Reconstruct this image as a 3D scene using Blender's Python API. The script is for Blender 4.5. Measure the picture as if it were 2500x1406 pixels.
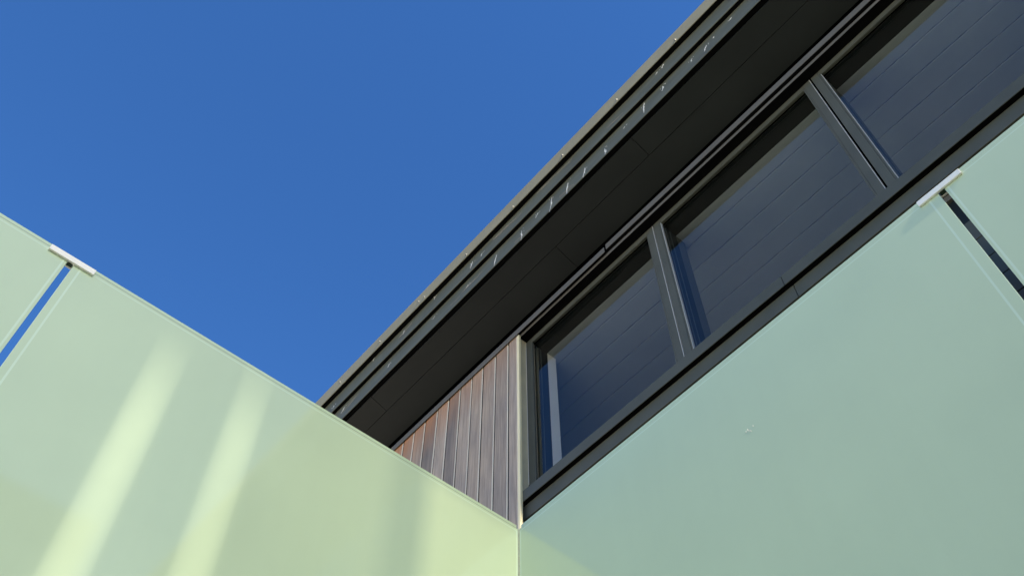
import bpy, bmesh, math, random
from mathutils import Vector, Matrix
random.seed(7)
for o in list(bpy.data.objects):
    bpy.data.objects.remove(o)
S = bpy.context.scene
COL = S.collection
EYE = 1.6                                   # eye height; building heights below are given above the eye

# ------------------------------------------------------------------ camera
el, yaw = math.radians(56.826), math.radians(-49.327)
F = Vector((math.sin(yaw)*math.cos(el), math.cos(yaw)*math.cos(el), math.sin(el)))
Rv = Vector((math.cos(yaw), -math.sin(yaw), 0))
Uv = Rv.cross(F)
cam = bpy.data.cameras.new('camera')
co = bpy.data.objects.new('camera', cam)
COL.objects.link(co)
co.matrix_world = Matrix(((Rv.x, Uv.x, -F.x, 0), (Rv.y, Uv.y, -F.y, 0), (Rv.z, Uv.z, -F.z, EYE), (0, 0, 0, 1)))
cam.sensor_width = 36.0
cam.lens = 2343.24/2500*36.0
cam.clip_start = 0.02
cam.clip_end = 3000
S.camera = co

# ------------------------------------------------------------------ sky, sun, exposure
SUN = Vector((1.0, -0.105, 0.63)).normalized()      # towards the sun
sun_el = math.asin(SUN.z)
w = bpy.data.worlds.new('World')
S.world = w
w.use_nodes = True
nt = w.node_tree
sky = nt.nodes.new('ShaderNodeTexSky')
sky.sky_type = 'NISHITA'
sky.sun_disc = False
sky.sun_elevation = sun_el
sky.sun_rotation = math.atan2(SUN.x, SUN.y)
sky.altitude = 0
sky.air_density = 1.25
sky.dust_density = 0.0
sky.ozone_density = 9.5
bg = nt.nodes['Background']
bg.inputs['Strength'].default_value = 0.072
hs_ = nt.nodes.new('ShaderNodeHueSaturation')     # the photograph's deep, saturated blue, the same all over the sky
hs_.inputs['Hue'].default_value = 0.505
hs_.inputs['Saturation'].default_value = 1.09
nt.links.new(sky.outputs[0], hs_.inputs['Color'])
nt.links.new(hs_.outputs[0], bg.inputs[0])
sl = bpy.data.lights.new('sun', 'SUN')
sl.energy = 5.0
sl.angle = math.radians(0.85)
sl.color = (1.0, 0.89, 0.72)
so = bpy.data.objects.new('sun', sl)
COL.objects.link(so)
so.rotation_euler = SUN.to_track_quat('Z', 'Y').to_euler()
S.view_settings.view_transform = 'Standard'
S.view_settings.look = 'None'
S.view_settings.exposure = 1.62
S.view_settings.gamma = 1.0
S.view_settings.use_curve_mapping = False
S.render.engine = 'CYCLES'
S.cycles.max_bounces = 10
S.cycles.transparent_max_bounces = 16

# ------------------------------------------------------------------ materials
def mat(name, color, rough=0.5, metal=0.0, spec=0.3, var=0.0, vscale=3.0, bump=0.0, bscale=200.0, stretch=(1, 1, 1), coat=0.0, ior=1.5):
    m = bpy.data.materials.new(name)
    m.use_nodes = True
    t = m.node_tree
    b = t.nodes['Principled BSDF']
    b.inputs['Base Color'].default_value = (*color, 1)
    b.inputs['Roughness'].default_value = rough
    b.inputs['Metallic'].default_value = metal
    b.inputs['Specular IOR Level'].default_value = spec
    b.inputs['IOR'].default_value = ior
    b.inputs['Coat Weight'].default_value = coat
    g = t.nodes.new('ShaderNodeNewGeometry')
    mp = t.nodes.new('ShaderNodeMapping')
    mp.inputs['Scale'].default_value = stretch
    t.links.new(g.outputs['Position'], mp.inputs[0])
    if var > 0:
        n = t.nodes.new('ShaderNodeTexNoise')
        n.inputs['Scale'].default_value = vscale
        n.inputs['Detail'].default_value = 6
        n.inputs['Roughness'].default_value = 0.6
        t.links.new(mp.outputs[0], n.inputs['Vector'])
        r = t.nodes.new('ShaderNodeValToRGB')
        r.color_ramp.elements[0].position = 0.3
        r.color_ramp.elements[1].position = 0.7
        r.color_ramp.elements[0].color = (*[c*(1-var) for c in color], 1)
        r.color_ramp.elements[1].color = (*[min(1, c*(1+var)) for c in color], 1)
        t.links.new(n.outputs[0], r.inputs[0])
        t.links.new(r.outputs[0], b.inputs['Base Color'])
        mr = t.nodes.new('ShaderNodeMapRange')
        mr.inputs['To Min'].default_value = max(0, rough-0.08)
        mr.inputs['To Max'].default_value = min(1, rough+0.08)
        t.links.new(n.outputs[0], mr.inputs['Value'])
        t.links.new(mr.outputs[0], b.inputs['Roughness'])
    if bump > 0:
        n2 = t.nodes.new('ShaderNodeTexNoise')
        n2.inputs['Scale'].default_value = bscale
        n2.inputs['Detail'].default_value = 3
        t.links.new(mp.outputs[0], n2.inputs['Vector'])
        bp = t.nodes.new('ShaderNodeBump')
        bp.inputs['Strength'].default_value = bump
        bp.inputs['Distance'].default_value = 0.002
        t.links.new(n2.outputs[0], bp.inputs['Height'])
        t.links.new(bp.outputs[0], b.inputs['Normal'])
    return m

M = {}
M['mint'] = mat('mint_glass', (0.585, 0.708, 0.490), 0.03, ior=1.55, spec=0.5, var=0.03, vscale=1.4)
def rain_marks(m, amount):
    t = m.node_tree
    b = t.nodes['Principled BSDF']
    src = b.inputs['Base Color'].links[0].from_socket
    g = t.nodes.new('ShaderNodeNewGeometry')
    def layer(scale, stretch, lo, hi, amt):
        nonlocal src
        mp = t.nodes.new('ShaderNodeMapping'); mp.inputs['Scale'].default_value = stretch
        t.links.new(g.outputs['Position'], mp.inputs[0])
        n = t.nodes.new('ShaderNodeTexNoise'); n.inputs['Scale'].default_value = scale; n.inputs['Detail'].default_value = 7; n.inputs['Roughness'].default_value = 0.65
        t.links.new(mp.outputs[0], n.inputs['Vector'])
        mr = t.nodes.new('ShaderNodeMapRange'); mr.inputs['From Min'].default_value = lo; mr.inputs['From Max'].default_value = hi
        mr.inputs['To Min'].default_value = 1-amt; mr.inputs['To Max'].default_value = 1+amt
        t.links.new(n.outputs[0], mr.inputs['Value'])
        sc = t.nodes.new('ShaderNodeVectorMath'); sc.operation = 'SCALE'
        t.links.new(src, sc.inputs[0]); t.links.new(mr.outputs[0], sc.inputs['Scale'])
        src = sc.outputs[0]
    layer(14, (1, 1, 0.05), 0.3, 0.7, amount)
    layer(2.2, (1, 1, 0.6), 0.3, 0.7, amount*1.3)
    t.links.new(src, b.inputs['Base Color'])
rain_marks(M['mint'], 0.007)
M['mint_edge'] = mat('mint_glass_edge', (0.66, 0.80, 0.62), 0.06, spec=0.5)
M['interlayer'] = mat('interlayer', (0.05, 0.075, 0.05), 0.3)
M['clip'] = mat('clip_paint', (0.93, 0.92, 0.85), 0.45, var=0.03, vscale=40, bump=0.15, bscale=500)
M['sealant'] = mat('sealant', (0.42, 0.47, 0.36), 0.6, var=0.25, vscale=30)
M['frame'] = mat('frame_metal', (0.094, 0.101, 0.083), 0.45, spec=0.2, var=0.10, vscale=6, bump=0.06, bscale=900)
M['trim'] = mat('trim_metal', (0.140, 0.138, 0.126), 0.45, var=0.08, vscale=8)
M['fascia'] = mat('fascia_metal', (0.120, 0.130, 0.098), 0.42, spec=0.2, var=0.18, vscale=9, stretch=(0.35, 1, 3))
M['flash'] = mat('flashing_metal', (0.20, 0.195, 0.130), 0.5, var=0.07, vscale=5)
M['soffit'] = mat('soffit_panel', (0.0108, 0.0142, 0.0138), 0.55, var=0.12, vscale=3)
M['dark'] = mat('dark_backing_and_shade', (0.0025, 0.0028, 0.0030), 0.9, spec=0.05)  # near black for backings; in board joints it paints the shade
M['pine'] = mat('raw_pine', (0.92, 0.83, 0.52), 0.6, var=0.12, vscale=20, stretch=(1, 1, 0.1))
M['reveal'] = mat('olive_reveal', (0.56, 0.52, 0.35), 0.5, var=0.08, vscale=9)
M['white'] = mat('white_lining', (0.94, 0.93, 0.86), 0.5, var=0.02)
M['ceiling'] = mat('ceiling_board', (0.37, 0.43, 0.45), 0.6, var=0.05)
M['joint'] = mat('ceiling_joint', (0.20, 0.23, 0.25), 0.8)
M['wallint'] = mat('plaster', (0.55, 0.53, 0.48), 0.8)
M['steel'] = mat('screw_steel', (0.28, 0.28, 0.26), 0.45, metal=0.8)
M['droppings'] = mat('droppings', (0.86, 0.84, 0.74), 0.8, var=0.2, vscale=120)
M['web'] = mat('cobweb', (0.32, 0.31, 0.29), 0.9)
M['paving'] = mat('paving', (0.66, 0.59, 0.47), 0.85, var=0.15, vscale=2)
M['dark_ground'] = mat('dark_ground', (0.09, 0.088, 0.085), 0.9, var=0.2, vscale=3)
M['fresh_lit'] = mat('fresh_lit_timber', (0.88, 0.77, 0.60), 0.6, var=0.2, vscale=30, stretch=(1, 1, 0.05))
M['pale_glint'] = mat('pale_glint', (0.62, 0.63, 0.60), 0.5)  # stands in for light catching the sash edges
M['tan_rib'] = mat('tan_gasket', (0.30, 0.25, 0.19), 0.5)

def glass_mix(name, f0, tint, mottle=None):
    m = bpy.data.materials.new(name)
    m.use_nodes = True
    t = m.node_tree
    t.nodes.remove(t.nodes['Principled BSDF'])
    out = t.nodes['Material Output']
    tr = t.nodes.new('ShaderNodeBsdfTransparent')
    tr.inputs[0].default_value = (*tint, 1)
    if mottle:                                          # uneven tint that mottles the sunlight passing through
        g = t.nodes.new('ShaderNodeNewGeometry')
        n = t.nodes.new('ShaderNodeTexNoise')
        n.inputs['Scale'].default_value = 1.3
        n.inputs['Detail'].default_value = 2
        t.links.new(g.outputs['Position'], n.inputs['Vector'])
        r = t.nodes.new('ShaderNodeValToRGB')
        r.color_ramp.elements[0].position = 0.36; r.color_ramp.elements[0].color = (*[c*mottle for c in tint], 1)
        r.color_ramp.elements[1].position = 0.66; r.color_ramp.elements[1].color = (*tint, 1)
        t.links.new(n.outputs[0], r.inputs[0])
        t.links.new(r.outputs[0], tr.inputs[0])
    gl = t.nodes.new('ShaderNodeBsdfGlossy')
    gl.inputs['Roughness'].default_value = 0.0
    lw = t.nodes.new('ShaderNodeLayerWeight')
    lw.inputs['Blend'].default_value = 0.5
    pw = t.nodes.new('ShaderNodeMath'); pw.operation = 'POWER'; pw.inputs[1].default_value = 5.0
    t.links.new(lw.outputs['Facing'], pw.inputs[0])
    ma = t.nodes.new('ShaderNodeMath'); ma.operation = 'MULTIPLY_ADD'
    ma.inputs[1].default_value = 1.0-f0; ma.inputs[2].default_value = f0
    t.links.new(pw.outputs[0], ma.inputs[0])
    mx = t.nodes.new('ShaderNodeMixShader')
    t.links.new(ma.outputs[0], mx.inputs[0])
    t.links.new(tr.outputs[0], mx.inputs[1])
    t.links.new(gl.outputs[0], mx.inputs[2])
    t.links.new(mx.outputs[0], out.inputs[0])
    return m
M['pane'] = glass_mix('window_glass', 0.085, (0.92, 0.94, 0.92))
M['tinted'] = glass_mix('sun_filter', 0.04, (0.138, 0.138, 0.122), 0.86)  # sun filter sheets; the copies below differ to shape the light

M['tinted_dark'] = glass_mix('sun_filter_dark', 0.04, (0.112, 0.112, 0.100), 0.9)
M['tinted_pale'] = glass_mix('sun_filter_pale', 0.04, (0.225, 0.222, 0.190), 0.9)

def wood_material():
    m = bpy.data.materials.new('weathered_timber')
    m.use_nodes = True
    t = m.node_tree
    L = t.links.new
    b = t.nodes['Principled BSDF']
    b.inputs['Roughness'].default_value = 0.6
    g = t.nodes.new('ShaderNodeNewGeometry')
    oi = t.nodes.new('ShaderNodeObjectInfo')
    off = t.nodes.new('ShaderNodeVectorMath'); off.operation = 'SCALE'
    off.inputs[0].default_value = (13.0, 7.0, 31.0)
    L(oi.outputs['Random'], off.inputs['Scale'])
    add = t.nodes.new('ShaderNodeVectorMath'); add.operation = 'ADD'
    L(g.outputs['Position'], add.inputs[0]); L(off.outputs[0], add.inputs[1])
    def noise(scale, stretch, detail=6, rough=0.6):
        mp = t.nodes.new('ShaderNodeMapping'); mp.inputs['Scale'].default_value = stretch
        L(add.outputs[0], mp.inputs[0])
        n = t.nodes.new('ShaderNodeTexNoise')
        n.inputs['Scale'].default_value = scale; n.inputs['Detail'].default_value = detail; n.inputs['Roughness'].default_value = rough
        L(mp.outputs[0], n.inputs['Vector'])
        return n.outputs[0]
    grain = noise(90, (1, 1, 0.035), 8, 0.7)
    blot = noise(5, (1, 1, 0.35), 4)
    r1 = t.nodes.new('ShaderNodeValToRGB')                      # grain from charcoal brown to silver brown
    e = r1.color_ramp.elements
    e[0].position = 0.25; e[0].color = (0.205, 0.170, 0.132, 1)
    e[1].position = 0.80; e[1].color = (0.560, 0.478, 0.375, 1)
    L(grain, r1.inputs[0])
    r2 = t.nodes.new('ShaderNodeValToRGB')                      # blotches
    r2.color_ramp.elements[0].position = 0.3; r2.color_ramp.elements[0].color = (0.78, 0.79, 0.84, 1)
    r2.color_ramp.elements[1].position = 0.7; r2.color_ramp.elements[1].color = (1.22, 1.14, 1.05, 1)
    L(blot, r2.inputs[0])
    mul = t.nodes.new('ShaderNodeMix'); mul.data_type = 'RGBA'; mul.blend_type = 'MULTIPLY'; mul.inputs['Factor'].default_value = 1
    L(r1.outputs[0], mul.inputs['A']); L(r2.outputs[0], mul.inputs['B'])
    # boards differ in age
    hs = t.nodes.new('ShaderNodeMapRange'); hs.inputs['To Min'].default_value = 0.62; hs.inputs['To Max'].default_value = 1.22
    L(oi.outputs['Random'], hs.inputs['Value'])
    sc = t.nodes.new('ShaderNodeVectorMath'); sc.operation = 'SCALE'
    L(mul.outputs['Result'], sc.inputs[0]); L(hs.outputs[0], sc.inputs['Scale'])
    # under the trim the oil has stayed: unweathered orange timber
    sp = t.nodes.new('ShaderNodeSeparateXYZ'); L(g.outputs['Position'], sp.inputs[0])
    zz = t.nodes.new('ShaderNodeMapRange'); zz.inputs['From Min'].default_value = EYE+4.72; zz.inputs['From Max'].default_value = EYE+5.20
    L(sp.outputs['Z'], zz.inputs['Value'])
    xx = t.nodes.new('ShaderNodeMapRange'); xx.inputs['From Min'].default_value = -2.9; xx.inputs['From Max'].default_value = -4.0
    xx.inputs['To Min'].default_value = 0.45; xx.inputs['To Max'].default_value = 1.6; L(sp.outputs['X'], xx.inputs['Value'])
    w1 = t.nodes.new('ShaderNodeMath'); w1.operation = 'MULTIPLY'; L(zz.outputs[0], w1.inputs[0]); L(xx.outputs[0], w1.inputs[1])
    w2 = t.nodes.new('ShaderNodeMath'); w2.operation = 'MULTIPLY'; L(w1.outputs[0], w2.inputs[0]); L(noise(14, (1, 1, 0.12)), w2.inputs[1])
    w3 = t.nodes.new('ShaderNodeMath'); w3.operation = 'MULTIPLY'; w3.use_clamp = True; L(w2.outputs[0], w3.inputs[0]); w3.inputs[1].default_value = 1.25
    ox = t.nodes.new('ShaderNodeMix'); ox.data_type = 'RGBA'
    L(w3.outputs[0], ox.inputs['Factor']); L(sc.outputs[0], ox.inputs['A']); ox.inputs['B'].default_value = (0.46, 0.21, 0.09, 1)
    L(ox.outputs['Result'], b.inputs['Base Color'])
    bp = t.nodes.new('ShaderNodeBump'); bp.inputs['Strength'].default_value = 0.35; bp.inputs['Distance'].default_value = 0.002
    L(grain, bp.inputs['Height']); L(bp.outputs[0], b.inputs['Normal'])
    return m
M['wood'] = wood_material()

# ------------------------------------------------------------------ mesh helpers
class MB:
    def __init__(s): s.bm = bmesh.new()
    def box(s, x0, x1, y0, y1, z0, z1, bev=0.0):
        b = s.bm
        vs = [b.verts.new((x, y, z)) for x in (x0, x1) for y in (y0, y1) for z in (z0, z1)]
        fs = [b.faces.new([vs[i] for i in q]) for q in ((0, 1, 3, 2), (4, 6, 7, 5), (0, 4, 5, 1), (2, 3, 7, 6), (0, 2, 6, 4), (1, 5, 7, 3))]
        if bev > 0:
            es = list({e for f in fs for e in f.edges})
            bmesh.ops.bevel(b, geom=es, offset=bev, segments=1, affect='EDGES', profile=0.5)
        return s
    def profile(s, pts, x0, x1):
        """closed (y, z) outline swept along X"""
        b = s.bm
        a = [b.verts.new((x0, y, z)) for y, z in pts]
        c = [b.verts.new((x1, y, z)) for y, z in pts]
        n = len(pts)
        for i in range(n):
            b.faces.new((a[i], a[(i+1) % n], c[(i+1) % n], c[i]))
        b.faces.new(a[::-1]); b.faces.new(c)
        return s
    def quad(s, *p):
        s.bm.faces.new([s.bm.verts.new(q) for q in p]); return s
    def mesh(s, name, m, slots=None):
        bmesh.ops.recalc_face_normals(s.bm, faces=s.bm.faces[:])
        me = bpy.data.meshes.new(name)
        s.bm.to_mesh(me); s.bm.free()
        for x in (slots or [m]): me.materials.append(x)
        return me
    def build(s, name, m, parent=None, slots=None):
        return link(name, s.mesh(name, m, slots), parent)

def link(name, me, parent=None, loc=(0, 0, 0)):
    o = bpy.data.objects.new(name, me)
    COL.objects.link(o)
    o.location = loc
    if parent: o.parent = parent
    return o
def tag(o, label=None, cat=None, group=None, kind=None):
    if label: o['label'] = label
    if cat: o['category'] = cat
    if group: o['group'] = group
    if kind: o['kind'] = kind
    return o
def empty(name, loc=(0, 0, 0)):
    o = bpy.data.objects.new(name, None); COL.objects.link(o); o.location = loc; o.empty_display_size = 0.2
    return o
E0 = EYE

# ------------------------------------------------------------------ ground
g = MB().quad((-400, -400, 0), (400, -400, 0), (400, 400, 0), (-400, 400, 0)).build('ground', M['paving'])
tag(g, kind='structure')
fc = MB().quad((-8, -7, 0.004), (12, -7, 0.004), (12, 9, 0.004), (-8, 9, 0.004)).build('added_dark_ground', M['dark_ground'])  # added unseen dark patch, cuts light bounced up to the undersides
tag(fc, kind='structure')

# ------------------------------------------------------------------ building
XL, XR = -7.5, 3.2                       # extent of the building along the wall
YW, YF, YP = 2.45, 2.5255, 2.533         # timber face, window frame face, pane
bld = empty('building', (0, YW, 0))
tag(bld, 'dark metal and timber clad building with overhanging eave and strip windows', 'building')
def part(mb, name, m, parent=bld, slots=None):
    o = mb.build(name, m, None, slots)
    o.parent = parent
    inv = Matrix.Translation(-parent.location)      # mesh parts that are parents sit at the origin
    o.matrix_parent_inverse = inv
    return o
def child(me, name, parent, loc):
    o = link(name, me, None, loc)
    o.parent = parent
    inv = Matrix.Translation(-parent.location)
    o.matrix_parent_inverse = inv
    return o

# --- timber wall left of the windows
XC = -2.796
tw = part(MB().box(XL, -2.905, YW+0.020, YW+0.20, E0-1.6, E0+5.16), 'timber_wall', M['dark'])
def board_mesh(wd, z0, z1):
    b = 0.0045
    t = 0.016
    mb = MB()
    pts = [(-wd/2, t), (-wd/2, 0.002), (-wd/2+0.002, 0), (wd/2-0.0055, 0), (wd/2, b), (wd/2, t)]
    bm = mb.bm
    lo = [bm.verts.new((x, y, z0)) for x, y in pts]; hi = [bm.verts.new((x, y, z1)) for x, y in pts]
    n = len(pts)
    for i in range(n):
        f = bm.faces.new((lo[i], lo[(i+1) % n], hi[(i+1) % n], hi[i]))
        if i == 3: f.material_index = 1  # right bevel: fresh timber tone, lightened to stand for light on it
    bm.faces.new(lo[::-1]); bm.faces.new(hi)
    return mb.mesh('board', None, [M['wood'], M['fresh_lit']])
joints = [-2.886, -3.016, -3.147, -3.263, -3.389, -3.513, -3.639, -3.778]
while joints[-1] > -7.3: joints.append(joints[-1]-0.127)
xs = [-2.7960] + joints
bmesh_cache = {}
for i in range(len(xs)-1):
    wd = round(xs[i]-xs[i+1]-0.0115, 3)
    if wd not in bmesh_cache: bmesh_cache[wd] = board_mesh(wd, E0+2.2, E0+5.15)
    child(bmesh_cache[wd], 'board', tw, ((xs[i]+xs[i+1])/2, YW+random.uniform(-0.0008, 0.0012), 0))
    part(MB().box(xs[i+1]-0.0060, xs[i+1]+0.0060, YW+0.0056, YW+0.0195, E0+2.2, E0+5.15), 'joint_shade', M['dark'], tw)  # near-black strip: shade of the groove put into colour
part(MB().box(-2.7975, -2.7795, YW-0.003, YW+0.0145, E0+2.2, E0+5.106, 0.0012), 'edge_strip', M['pine'], tw)
part(MB().box(XC-0.010, XC-0.0005, YW+0.0155, YF-0.0005, E0+3.700, E0+5.108), 'reveal_lining', M['reveal'], tw)
part(MB().box(XC-0.001, XC+0.0012, YW+0.046, YW+0.0505, E0+3.80, E0+5.09), 'reveal_bead', M['reveal'], tw)
part(MB().box(XC-0.002, XC+0.0012, YF-0.003, YF-0.0007, E0+3.80, E0+5.095), 'sealant_bead', M['white'], tw)

# --- head trims above the windows
ht = part(MB().box(XL, XR, 2.545, 2.62, E0+5.06, E0+5.33), 'window_head', M['dark'])
def strip(x0, x1, y0, y1, z0, z1, name='trim_strip', m='trim', par=ht):
    return part(MB().box(x0, x1, y0, y1, E0+z0, E0+z1, 0.0015), name, M[m], par)
strip(XL, -1.955, 2.437, 2.4405, 5.109, 5.164)
strip(-1.945, XR, 2.441, 2.4445, 5.131, 5.186)
strip(XC+0.002, XR, 2.462, 2.466, 5.097, 5.123, 'trim_bead')
part(MB().box(XC+0.001, XR, 2.4665, 2.535, E0+5.1005, E0+5.106), 'head_flashing', M['dark'], ht)
part(MB().box(XC+0.001, XR, 2.4450, 2.4615, E0+5.1230, E0+5.1290), 'closure', M['dark'], ht)
part(MB().box(XC+0.001, XR, 2.4660, 2.545, E0+5.135, E0+5.150), 'packing', M['dark'], ht)

# --- windows
def window(x0, x1, first):
    """x0..x1: clear pane opening at the frame face"""
    HB, HT, FB, FT = E0+3.700, E0+5.054, E0+3.700, E0+5.0985
    s0, s1 = (0.0555 if first else 0.0560), 0.0545
    fr = MB()
    def ring(a, c):          # a, c: (x inset, z inset, y)
        pass
    bd = 0.011
    d = 0.030
    fr.box(x0-s0, x0-bd, YF, YF+d, FB, FT, 0.0012)
    fr.box(x1+bd, x1+s1, YF, YF+d, FB, FT, 0.0012)
    fr.box(x0-bd+0.0002, x1+bd-0.0002, YF+0.0003, YF+d, HT+0.009, FT, 0.0012)
    o = part(fr, 'window', M['frame'])
    b = MB()
    b.box(x0-bd+0.0010, x0, YF+0.0012, YF+0.020, HB, HT+0.008, 0.0008)
    b.box(x1, x1+bd-0.0010, YF+0.0012, YF+0.020, HB, HT+0.008, 0.0008)
    b.box(x0+0.0005, x1-0.0005, YF+0.0014, YF+0.020, HT, HT+0.008, 0.0008)
    part(b, 'glazing_bead', M['frame'], o)
    if not first:
        part(MB().box(x0-0.0001, x0+0.0016, YF+0.0012, YF+0.0195, HB, HT), 'bead_glint', M['pale_glint'], o)  # pale strip painted as the lit edge of the bead
    part(MB().box(x1+s1-0.0010, x1+s1+0.0012, YF-0.0004, YF+0.012, FB, FT-0.002), 'stile_glint', M['pale_glint'], o)  # pale strip: sunlit stile edge put into colour
    part(MB().box(x1+s1-0.004, x1+s1+0.012, YF+0.0305, YF+0.034, FB, FT-0.002), 'slot_backing', M['dark'], o)
    part(MB().quad((x0+0.0005, YP, HB+0.001), (x1-0.0005, YP, HB+0.001), (x1-0.0005, YP, HT-0.0005), (x0+0.0005, YP, HT-0.0005)), 'pane', M['pane'], o)
    # dark inner lining of the opening
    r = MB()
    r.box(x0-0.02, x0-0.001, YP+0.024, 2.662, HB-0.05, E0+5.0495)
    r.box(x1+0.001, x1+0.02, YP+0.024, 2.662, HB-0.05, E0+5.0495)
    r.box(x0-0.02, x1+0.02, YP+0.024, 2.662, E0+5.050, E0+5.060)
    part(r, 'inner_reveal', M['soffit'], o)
    for yy, m in ((2.541, 'tan_rib'), (2.562, 'frame'), (2.600, 'frame')):
        part(MB().box(x0-0.004, x0+0.0025, yy, yy+0.004, HB-0.02, E0+5.035, 0.0005), 'gasket', M[m], o)
    # pale lining of the room side
    p = MB().box(x0-0.05, x0-0.0005, 2.6625, 2.735, HB-0.4, E0+5.0485)
    part(p, 'lining_board', M['white' if first else 'frame'], o)
    part(MB().box(x1+0.0005, x1+0.05, 2.6625, 2.735, HB-0.4, E0+5.0485), 'lining_board', M['frame'], o)
    return o
wins = [(-2.740, -1.686), (-1.569, -0.461), (-0.338, 0.770), (0.893, 2.001)]
for i, (a, b) in enumerate(wins): window(a, b, i == 0)
part(MB().box(2.07, XR, YF, YF+0.05, E0+3.70, E0+5.0985), 'end_panel', M['frame'])

# --- sill rails below the windows (spliced)
YS, YC = 2.464, 2.492
sr = part(MB().box(-2.785, XR, 2.530, 2.66, E0+3.53, E0+3.690), 'sill', M['dark'])
for a, b in ((-2.7940, -0.9870), (-0.9840, XR)):
    part(MB().box(a, b, YS, YS+0.004, E0+3.6240, E0+3.6995, 0.0010), 'sill_rail', M['frame'], sr)
part(MB().box(-2.7940, XR, YS+0.0045, 2.5300, E0+3.6255, E0+3.6990), 'sill_packing', M['dark'], sr)
for a, b in ((-2.830, -0.9600), (-0.9570, XR)):
    part(MB().box(a, b, YC, YC+0.018, E0+3.5275, E0+3.6225, 0.0012), 'sill_cladding', M['frame'], sr)
# --- lower wall behind the screen
lw = part(MB().box(XC+0.03, XR, 2.60, 2.66, E0-1.6, E0+3.528), 'lower_wall', M['dark'])
part(MB().box(XC+0.035, XR, 2.560, 2.5995, E0+3.483, E0+3.517, 0.001), 'trim_strip', M['trim'], lw)
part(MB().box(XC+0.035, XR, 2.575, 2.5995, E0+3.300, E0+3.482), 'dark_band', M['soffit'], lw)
z = 3.298
cl = MB().box(XC+0.035, XR, 2.560, 2.5995, -0.0585, 0.0585, 0.002).mesh('cladding_board', M['frame'])
for k in range(20):
    child(cl, 'cladding_board', lw, (0, 0, E0+z-0.0585)); z -= 0.120

# --- eave: sloping soffit, two lapped fascia boards and a flashing
SL = 0.32
def zs(y): return E0+5.3475+SL*(2.5-y)
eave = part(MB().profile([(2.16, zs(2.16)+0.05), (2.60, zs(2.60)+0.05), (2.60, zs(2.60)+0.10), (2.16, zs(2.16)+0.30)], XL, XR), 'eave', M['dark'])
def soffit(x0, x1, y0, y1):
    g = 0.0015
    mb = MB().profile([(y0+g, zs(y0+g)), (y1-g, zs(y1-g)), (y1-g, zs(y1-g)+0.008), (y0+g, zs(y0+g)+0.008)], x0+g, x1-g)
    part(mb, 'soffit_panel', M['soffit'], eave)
YJ = 2.310
oj = [XL, -4.10, -1.389, 1.32, XR]       # joints of the outer row, near the fascia
ij = [XL, -5.00, -2.25, 0.46, XR]        # joints of the inner row, near the wall
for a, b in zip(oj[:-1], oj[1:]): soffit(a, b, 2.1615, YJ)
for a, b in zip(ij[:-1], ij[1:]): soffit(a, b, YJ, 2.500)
def sheet(name, m, y, z0, z1, ret_top, lip, x0=XL, x1=XR):
    """folded sheet: vertical face with a small bottom lip and a top return"""
    t = 0.003
    mb = MB().profile([(y, E0+z0+0.002), (y+0.002, E0+z0), (y+lip, E0+z0), (y+lip, E0+z0+t), (y+t, E0+z0+t), (y+t, E0+z1-t), (y+ret_top, E0+z1-t), (y+ret_top, E0+z1), (y+0.002, E0+z1), (y, E0+z1-0.002)], x0, x1)
    return part(mb, name, M[m], eave)
sheet('fascia_board', 'fascia', 2.125, 5.467, 5.74, 0.016, 0.0045)
sheet('fascia_board', 'fascia', 2.0936, 5.638, 5.90, 0.048, 0.0045)
for a, b in ((XL, -3.27), (-3.268, XR)):
    sheet('flashing', 'flash', 2.0542, 5.801, 5.949, 0.30, 0.0045, a, b)
part(MB().box(XL, XR, 2.0575, 2.0930, E0+5.8035, E0+5.815), 'drip_closure', M['dark'], eave)
part(MB().box(XL, XR, 2.0970, 2.1245, E0+5.6405, E0+5.652), 'drip_closure', M['dark'], eave)
part(MB().box(XL, XR, 2.1285, 2.1605, E0+5.4700, E0+5.482), 'drip_closure', M['dark'], eave)
part(MB().box(XL, XR, 2.142, 2.150, E0+5.49, E0+5.90), 'backing', M['dark'], eave)
part(MB().profile([(2.36, E0+5.94), (2.36, E0+5.93), (6.2, E0+4.9), (6.2, E0+4.91)], XL, XR), 'roof_sheet', M['flash'], eave)
# hex-head roofing screws along the flashing
def screw_mesh():
    bm = bmesh.new()
    def disc(r, y0, y1, n, taper=1.0):
        a = [bm.verts.new((r*math.cos(2*math.pi*i/n), y0, r*math.sin(2*math.pi*i/n))) for i in range(n)]
        c = [bm.verts.new((r*taper*math.cos(2*math.pi*i/n), y1, r*taper*math.sin(2*math.pi*i/n))) for i in range(n)]
        for i in range(n): bm.faces.new((a[i], a[(i+1) % n], c[(i+1) % n], c[i]))
        bm.faces.new(c)
    disc(0.0095, 0, -0.0022, 14, 0.85)
    disc(0.0062, -0.0022, -0.0085, 6, 0.92)
    bmesh.ops.recalc_face_normals(bm, faces=bm.faces[:])
    me = bpy.data.meshes.new('screw'); bm.to_mesh(me); bm.free(); me.materials.append(M['steel'])
    return me
sm = screw_mesh()
K = 2.0542/1.9685
for x, z in ((-4.262, 5.622), (-3.763, 5.618), (-3.300, 5.612), (-3.235, 5.599), (-2.768, 5.587), (-2.279, 5.579), (-1.797, 5.591), (-1.302, 5.588), (-0.803, 5.583), (-0.31, 5.585), (0.18, 5.586), (0.67, 5.585)):
    child(sm, 'screw', eave, (x*K, 2.0540, E0+z*K))

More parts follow.
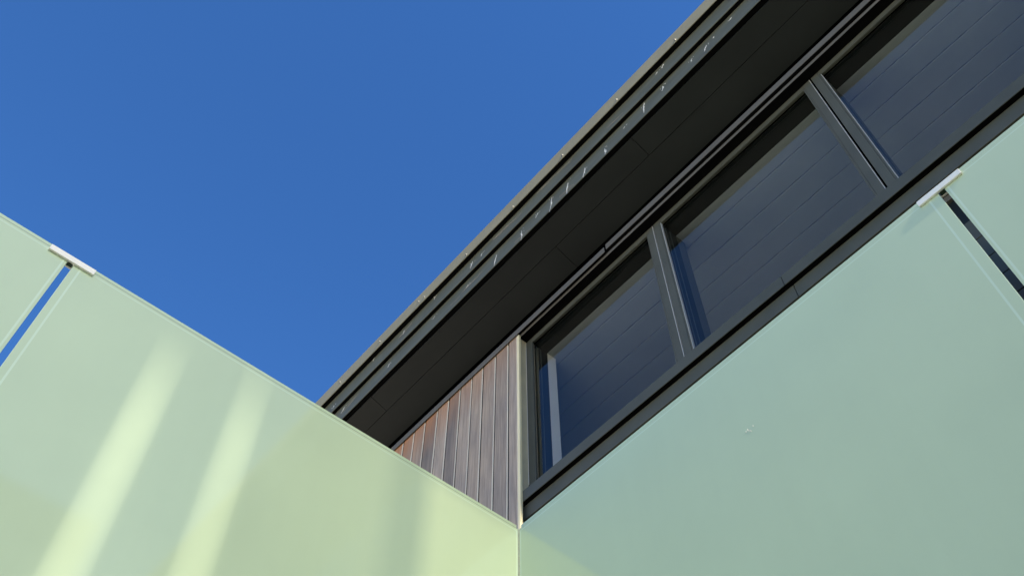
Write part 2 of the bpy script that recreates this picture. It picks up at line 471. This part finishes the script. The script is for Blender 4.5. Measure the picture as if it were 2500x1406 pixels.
# bird droppings and cobwebs on the fascia boards: x, z of the top and of the foot
DROP2 = [(-1.573, 5.549, -1.574, 5.472), (-1.755, 5.558, -1.778, 5.461), (-1.918, 5.583, -1.933, 5.462), (-2.069, 5.607, -2.093, 5.450), (-2.212, 5.588, -2.233, 5.55), (-0.703, 5.561, -0.724, 5.511), (-0.816, 5.576, -0.83, 5.546), (-0.5, 5.592, -0.512, 5.58), (-0.638, 5.575, -0.644, 5.566), (-1.215, 5.62, -1.229, 5.507), (-1.053, 5.597, -1.062, 5.548), (-1.392, 5.574, -1.404, 5.562), (-2.373, 5.561, -2.374, 5.455), (-2.636, 5.579, -2.655, 5.471), (-2.933, 5.569, -2.956, 5.553), (-3.317, 5.6, -3.335, 5.580), (-3.846, 5.569, -3.867, 5.540), (-4.418, 5.603, -4.452, 5.560)]
DROP1 = [(-0.988, 5.782, -1.004, 5.745), (-1.045, 5.762, -1.057, 5.745), (-2.86, 5.742, -2.879, 5.684), (-2.758, 5.725, -2.768, 5.700), (-3.294, 5.794, -3.299, 5.758), (-3.651, 5.754, -3.666, 5.718), (-4.04, 5.80, -4.051, 5.775), (-4.546, 5.704, -4.552, 5.675)]
WEB1 = [(-1.971, 5.770, -1.824, 5.758), (-2.16, 5.775, -2.036, 5.760), (-2.129, 5.79, -1.973, 5.782), (-2.611, 5.771, -2.458, 5.75), (-2.523, 5.751, -2.355, 5.73), (-2.655, 5.754, -2.558, 5.74), (-3.721, 5.725, -3.567, 5.758), (-1.499, 5.692, -1.373, 5.681)]
WEB2 = [(-2.026, 5.51, -1.89, 5.495), (-2.995, 5.547, -2.795, 5.556), (-3.152, 5.53, -3.047, 5.524), (-4.415, 5.548, -4.263, 5.578), (-4.374, 5.597, -4.215, 5.595), (-2.423, 5.504, -2.268, 5.488)]
def ribbon(mb, pts, y, wfun, th=0.0012):
    """raised ribbon through (x, z) points on a wall plane y"""
    bm = mb.bm
    rows = []
    for k, (x, z) in enumerate(pts):
        a = pts[max(0, k-1)]; c = pts[min(len(pts)-1, k+1)]
        d = Vector((c[0]-a[0], c[1]-a[1])).normalized()
        h = wfun(k/(len(pts)-1))/2
        nx, nz = -d.y*h, d.x*h
        rows.append([bm.verts.new((x+nx, y, E0+z+nz)), bm.verts.new((x, y-th, E0+z)), bm.verts.new((x-nx, y, E0+z-nz))])
    for r0, r1 in zip(rows[:-1], rows[1:]):
        bm.faces.new((r0[0], r0[1], r1[1], r1[0])); bm.faces.new((r0[1], r0[2], r1[2], r1[1]))
rd = random.Random(3)
def dropping(x0, z0, x1, z1, y, size=1.0):
    mb = MB()
    L = max(z0-z1, 0.012)
    for sgn in ((0,) if L < 0.04 else (-1, 1)):
        n = 9
        w0 = rd.uniform(0.008, 0.0125)*size*(1 if sgn <= 0 else 0.7)
        end = 1.0 if sgn <= 0 else rd.uniform(0.5, 0.85)
        st = 0.0 if sgn <= 0 else rd.uniform(0.15, 0.4)
        ph = rd.uniform(0, 6)
        pts = []
        for k in range(n):
            t = st+(end-st)*k/(n-1)
            pts.append((x0+(x1-x0)*t+sgn*0.006*t+0.003*math.sin(ph+t*7)+rd.uniform(-0.0012, 0.0012), z0-L*t))
        ribbon(mb, pts, y-0.0003-(0.0003 if sgn > 0 else 0), lambda t: w0*(0.35+0.65*math.sin(math.pi*min(1, t*0.8+0.18))*(0.7+0.3*math.sin(ph+t*9))))
    for k in range(rd.randint(1, 4)):                         # splashes
        u, v = x0+rd.uniform(-0.03, 0.03), z0+rd.uniform(-0.3, 0.25)*L
        ribbon(mb, [(u, v+0.004), (u+rd.uniform(-.002, .002), v), (u, v-0.004)], y-0.0003, lambda t: 0.005*math.sin(math.pi*(0.1+0.8*t)))
    return mb
for lst, y in ((DROP2, 2.125), (DROP1, 2.0936)):
    for d in lst: part(dropping(*d, y), 'dropping', M['droppings'], eave)
for lst, y in ((WEB1, 2.0936), (WEB2, 2.125)):
    for x0, z0, x1, z1 in lst:
        mb = MB()
        for k in range(2):
            dx, dz = rd.uniform(-.03, .03), rd.uniform(-.008, .008)
            ribbon(mb, [(x0+(x1-x0)*t+dx, z0+(z1-z0)*t+dz+rd.uniform(-.001, .001)) for t in (0, .2, .4, .6, .8, 1)], y-0.0003-0.0003*k, lambda t: 0.0016)
        part(mb, 'cobweb', M['web'], eave)

# --- room behind the windows
room = part(MB().box(-7.0, XR-0.1, 6.0, 6.1, E0+1.8, E0+5.3), 'room', M['wallint'])
part(MB().box(-7.0, XR-0.1, 2.67, 6.0, E0+1.7, E0+1.8), 'room_floor', M['wallint'], room)
part(MB().box(-3.60, -3.50, 2.74, 6.0, E0+1.8, E0+5.3), 'side_wall', M['wallint'], room)
part(MB().box(XR-0.1, XR, 2.67, 6.1, E0-1.6, E0+5.2), 'side_wall', M['wallint'], room)
part(MB().box(-7.0, XR-0.1, 2.665, 6.1, E0+5.072, E0+5.12), 'ceiling', M['joint'], room)
pk = MB().box(-3.50, XR-0.1, 0.0028, 0.1472, 0, 0.014, 0.0015).mesh('ceiling_plank', M['ceiling'])
yy = 2.666
first = True
pm0 = MB().box(-3.50, XR-0.1, 2.664, 2.776, E0+5.050, E0+5.064, 0.002)
part(pm0, 'ceiling_plank', M['ceiling'], room)
yy = 2.778
while yy < 5.9:
    child(pk, 'ceiling_plank', room, (0, yy, E0+5.050)); yy += 0.150

# ------------------------------------------------------------------ glass screens
XA, YD = -2.437, 2.1336
def panel(name, u0, u1, axis, side_inset):
    """laminated panel; u runs along the panel, n points to the viewer's side (n=0 front face)"""
    root = empty(name, (XA, (u0+u1)/2, 0) if axis == 'y' else ((u0+u1)/2, YD, 0))
    def P(u, n, z):
        return (XA+n, u, z) if axis == 'y' else (u, YD-n, z)
    def slab(nm, n0, n1, ztop, m, ua, ub):
        mb = MB()
        x, y = sorted((P(ua, n0, 0)[0], P(ub, n1, 0)[0])), sorted((P(ua, n0, 0)[1], P(ub, n1, 0)[1]))
        mb.box(x[0], x[1], y[0], y[1], E0-1.55, E0+ztop, 0.0006)
        return part(mb, nm, M[m], root)
    slab('back_sheet', -0.0175, -0.0096, 3.0205, 'mint', u0, u1)
    slab('interlayer', -0.0095, -0.0081, 3.0025, 'interlayer', u0+0.001, u1-0.001)
    # front sheet with an arris and a slightly paler band set in from its edges
    zt, zb = 2.9915, -1.55
    bm = bmesh.new()
    def loop(du0, du1, dt, n):
        return [bm.verts.new(P(u, n, E0+z)) for u, z in ((u0+du0, zb), (u1-du1, zb), (u1-du1, zt-dt), (u0+du0, zt-dt))]
    i0, i1 = side_inset
    a = 0.0013
    loops = [loop(0, 0, 0, -0.0080), loop(0, 0, 0, -a), loop(a, a, a, 0),
             loop(i0, i1, 0.0130, 0), loop(i0+0.007, i1+0.007, 0.0175, 0)]
    for k in range(4):
        A, B = loops[k], loops[k+1]
        for i in range(1, 4):
            f = bm.faces.new((A[i], A[(i+1) % 4], B[(i+1) % 4], B[i]))
            f.material_index = 1 if k in (0, 1, 3) else 0
    bm.faces.new(loops[4])
    bm.faces.new(loops[0][::-1])
    mb = MB(); mb.bm.free(); mb.bm = bm
    part(mb, 'front_sheet', M['mint'], root, [M['mint'], M['mint_edge']])
    return root
gL1, gL2 = -0.0331, -0.0089
gR1, gR2 = -0.2108, -0.1852
pa = panel('screen_glass', -2.20, gL1, 'y', (0.010, 0.010))
tag(pa, 'pale green glass panel cut by the left edge, beyond the open gap', 'glass screen', 'panels of the green glass walls')
pb = panel('screen_glass', gL2, YD-0.004, 'y', (0.024, 0.004))
tag(pb, 'sunlit pale green glass panel with two bright streaks, left of the corner', 'glass screen', 'panels of the green glass walls')
pc = panel('screen_glass', XA+0.004, gR1, 'x', (0.004, 0.034))
tag(pc, 'large shaded blue green glass panel under the windows, right of the corner', 'glass screen', 'panels of the green glass walls')
pd = panel('screen_glass', gR2, 2.05, 'x', (0.009, 0.010))
tag(pd, 'pale green glass panel at the right edge beyond the narrow dark gap', 'glass screen', 'panels of the green glass walls')
part(dropping(-1.190, 2.585, -1.182, 2.568, YD, 0.45), 'dropping', M['droppings'], pc)
# corner sealant joint
sj = MB().box(XA-0.002, XA+0.0035, YD-0.0035, YD+0.002, E0-1.55, E0+2.990, 0.001).build('sealant_joint', M['sealant'])
tag(sj, 'thin stained sealant joint where the two glass panels meet', 'sealant')

def clip(axis, uc, label):
    L, t = 0.1755, 0.0105
    mb = MB()
    def b(u0, u1, n0, n1, z0, z1, bev=0.0012):
        if axis == 'y': mb.box(XA+n0, XA+n1, u0, u1, E0+z0, E0+z1, bev)
        else: mb.box(u0, u1, YD-n1, YD-n0, E0+z0, E0+z1, bev)
    root = empty('glass_clip', (XA, uc, E0+2.97) if axis == 'y' else (uc, YD, E0+2.97))
    b(uc-L/2, uc+L/2, 0.0006, t, 2.9690, 2.9985)
    part(mb, 'front_plate', M['clip'], root)
    mb = MB(); b(uc-L/2, uc+L/2, -0.0265, -0.0181, 2.9690, 3.0215)
    part(mb, 'back_plate', M['clip'], root)
    mb = MB(); b(uc-0.0095, uc+0.0095, -0.0178, 0.0003, 2.970, 2.9975, 0.0006)
    part(mb, 'spacer', M['interlayer'], root)
    return tag(root, label, 'clip', 'clips on top of the glass walls')
clip('y', -0.0220, 'bright white metal clip on top of the left glass wall against the sky')
clip('x', -0.1975, 'white metal clip on top of the right glass wall below the window sill')

# ------------------------------------------------------------------ added, unseen tinted screen: shapes the sun into streaks on the left wall
ts = empty('added_sun_filter', (5.56, 0, 0))
tag(ts, 'unseen tinted screen with narrow gaps, added out of frame to filter the sun', 'glass screen')
gaps = [(-0.40, 0.010, 7.98), (-0.055, 0.008, 8.10)]     # centre, width of the open gap, height where it closes
TOP, WS = E0+8.6, 0.026                                    # WS: width of the paler strip on each side of a gap
def sheet_x(p, m): part(MB().quad(*[(5.56, y, z) for y, z in p]), 'pane', M[m], ts)  # sheets of the added sun filter, not real panes
ya = -2.6
for c, wd, zt in gaps:
    h, zt = wd/2, E0+zt
    sheet_x([(ya, 0), (c-h-WS, 0), (c-h-WS, zt-0.5), (c, zt), (c, TOP), (ya, TOP)], 'tinted')
    sheet_x([(c-h-WS, 0), (c-h, 0), (c-h, zt-0.45), (c, zt), (c-h-WS, zt-0.5)], 'tinted_pale')
    sheet_x([(c+h, 0), (c+h+WS, 0), (c+h+WS, zt-0.5), (c, zt), (c+h, zt-0.45)], 'tinted_pale')
    sheet_x([(c+h+WS, 0), (c+0.12, 0), (c+0.12, TOP), (c, TOP), (c, zt), (c+h+WS, zt-0.5)], 'tinted')
    ya = c+0.12
sheet_x([(ya, 0), (0.58, 0), (0.58, TOP), (ya, TOP)], 'tinted')
# darker, then paler sheet: added to dim and brighten the wall near the corner
part(MB().quad((5.56, 0.581, 0), (5.56, 0.80, 0), (5.56, 0.80, TOP), (5.56, 0.581, TOP)), 'pane', M['tinted_dark'], ts)  # sheet of the added sun filter
part(MB().quad((5.56, 0.801, 0), (5.56, 2.0, 0), (5.56, 2.0, E0+8.02), (5.56, 0.801, E0+8.02)), 'pane', M['tinted_pale'], ts)  # sheet of the added sun filter
part(MB().quad((5.56, 0.801, E0+8.021), (5.56, 2.0, E0+8.021), (5.56, 2.0, TOP), (5.56, 0.801, TOP)), 'pane', M['tinted'], ts)  # sheet of the added sun filter
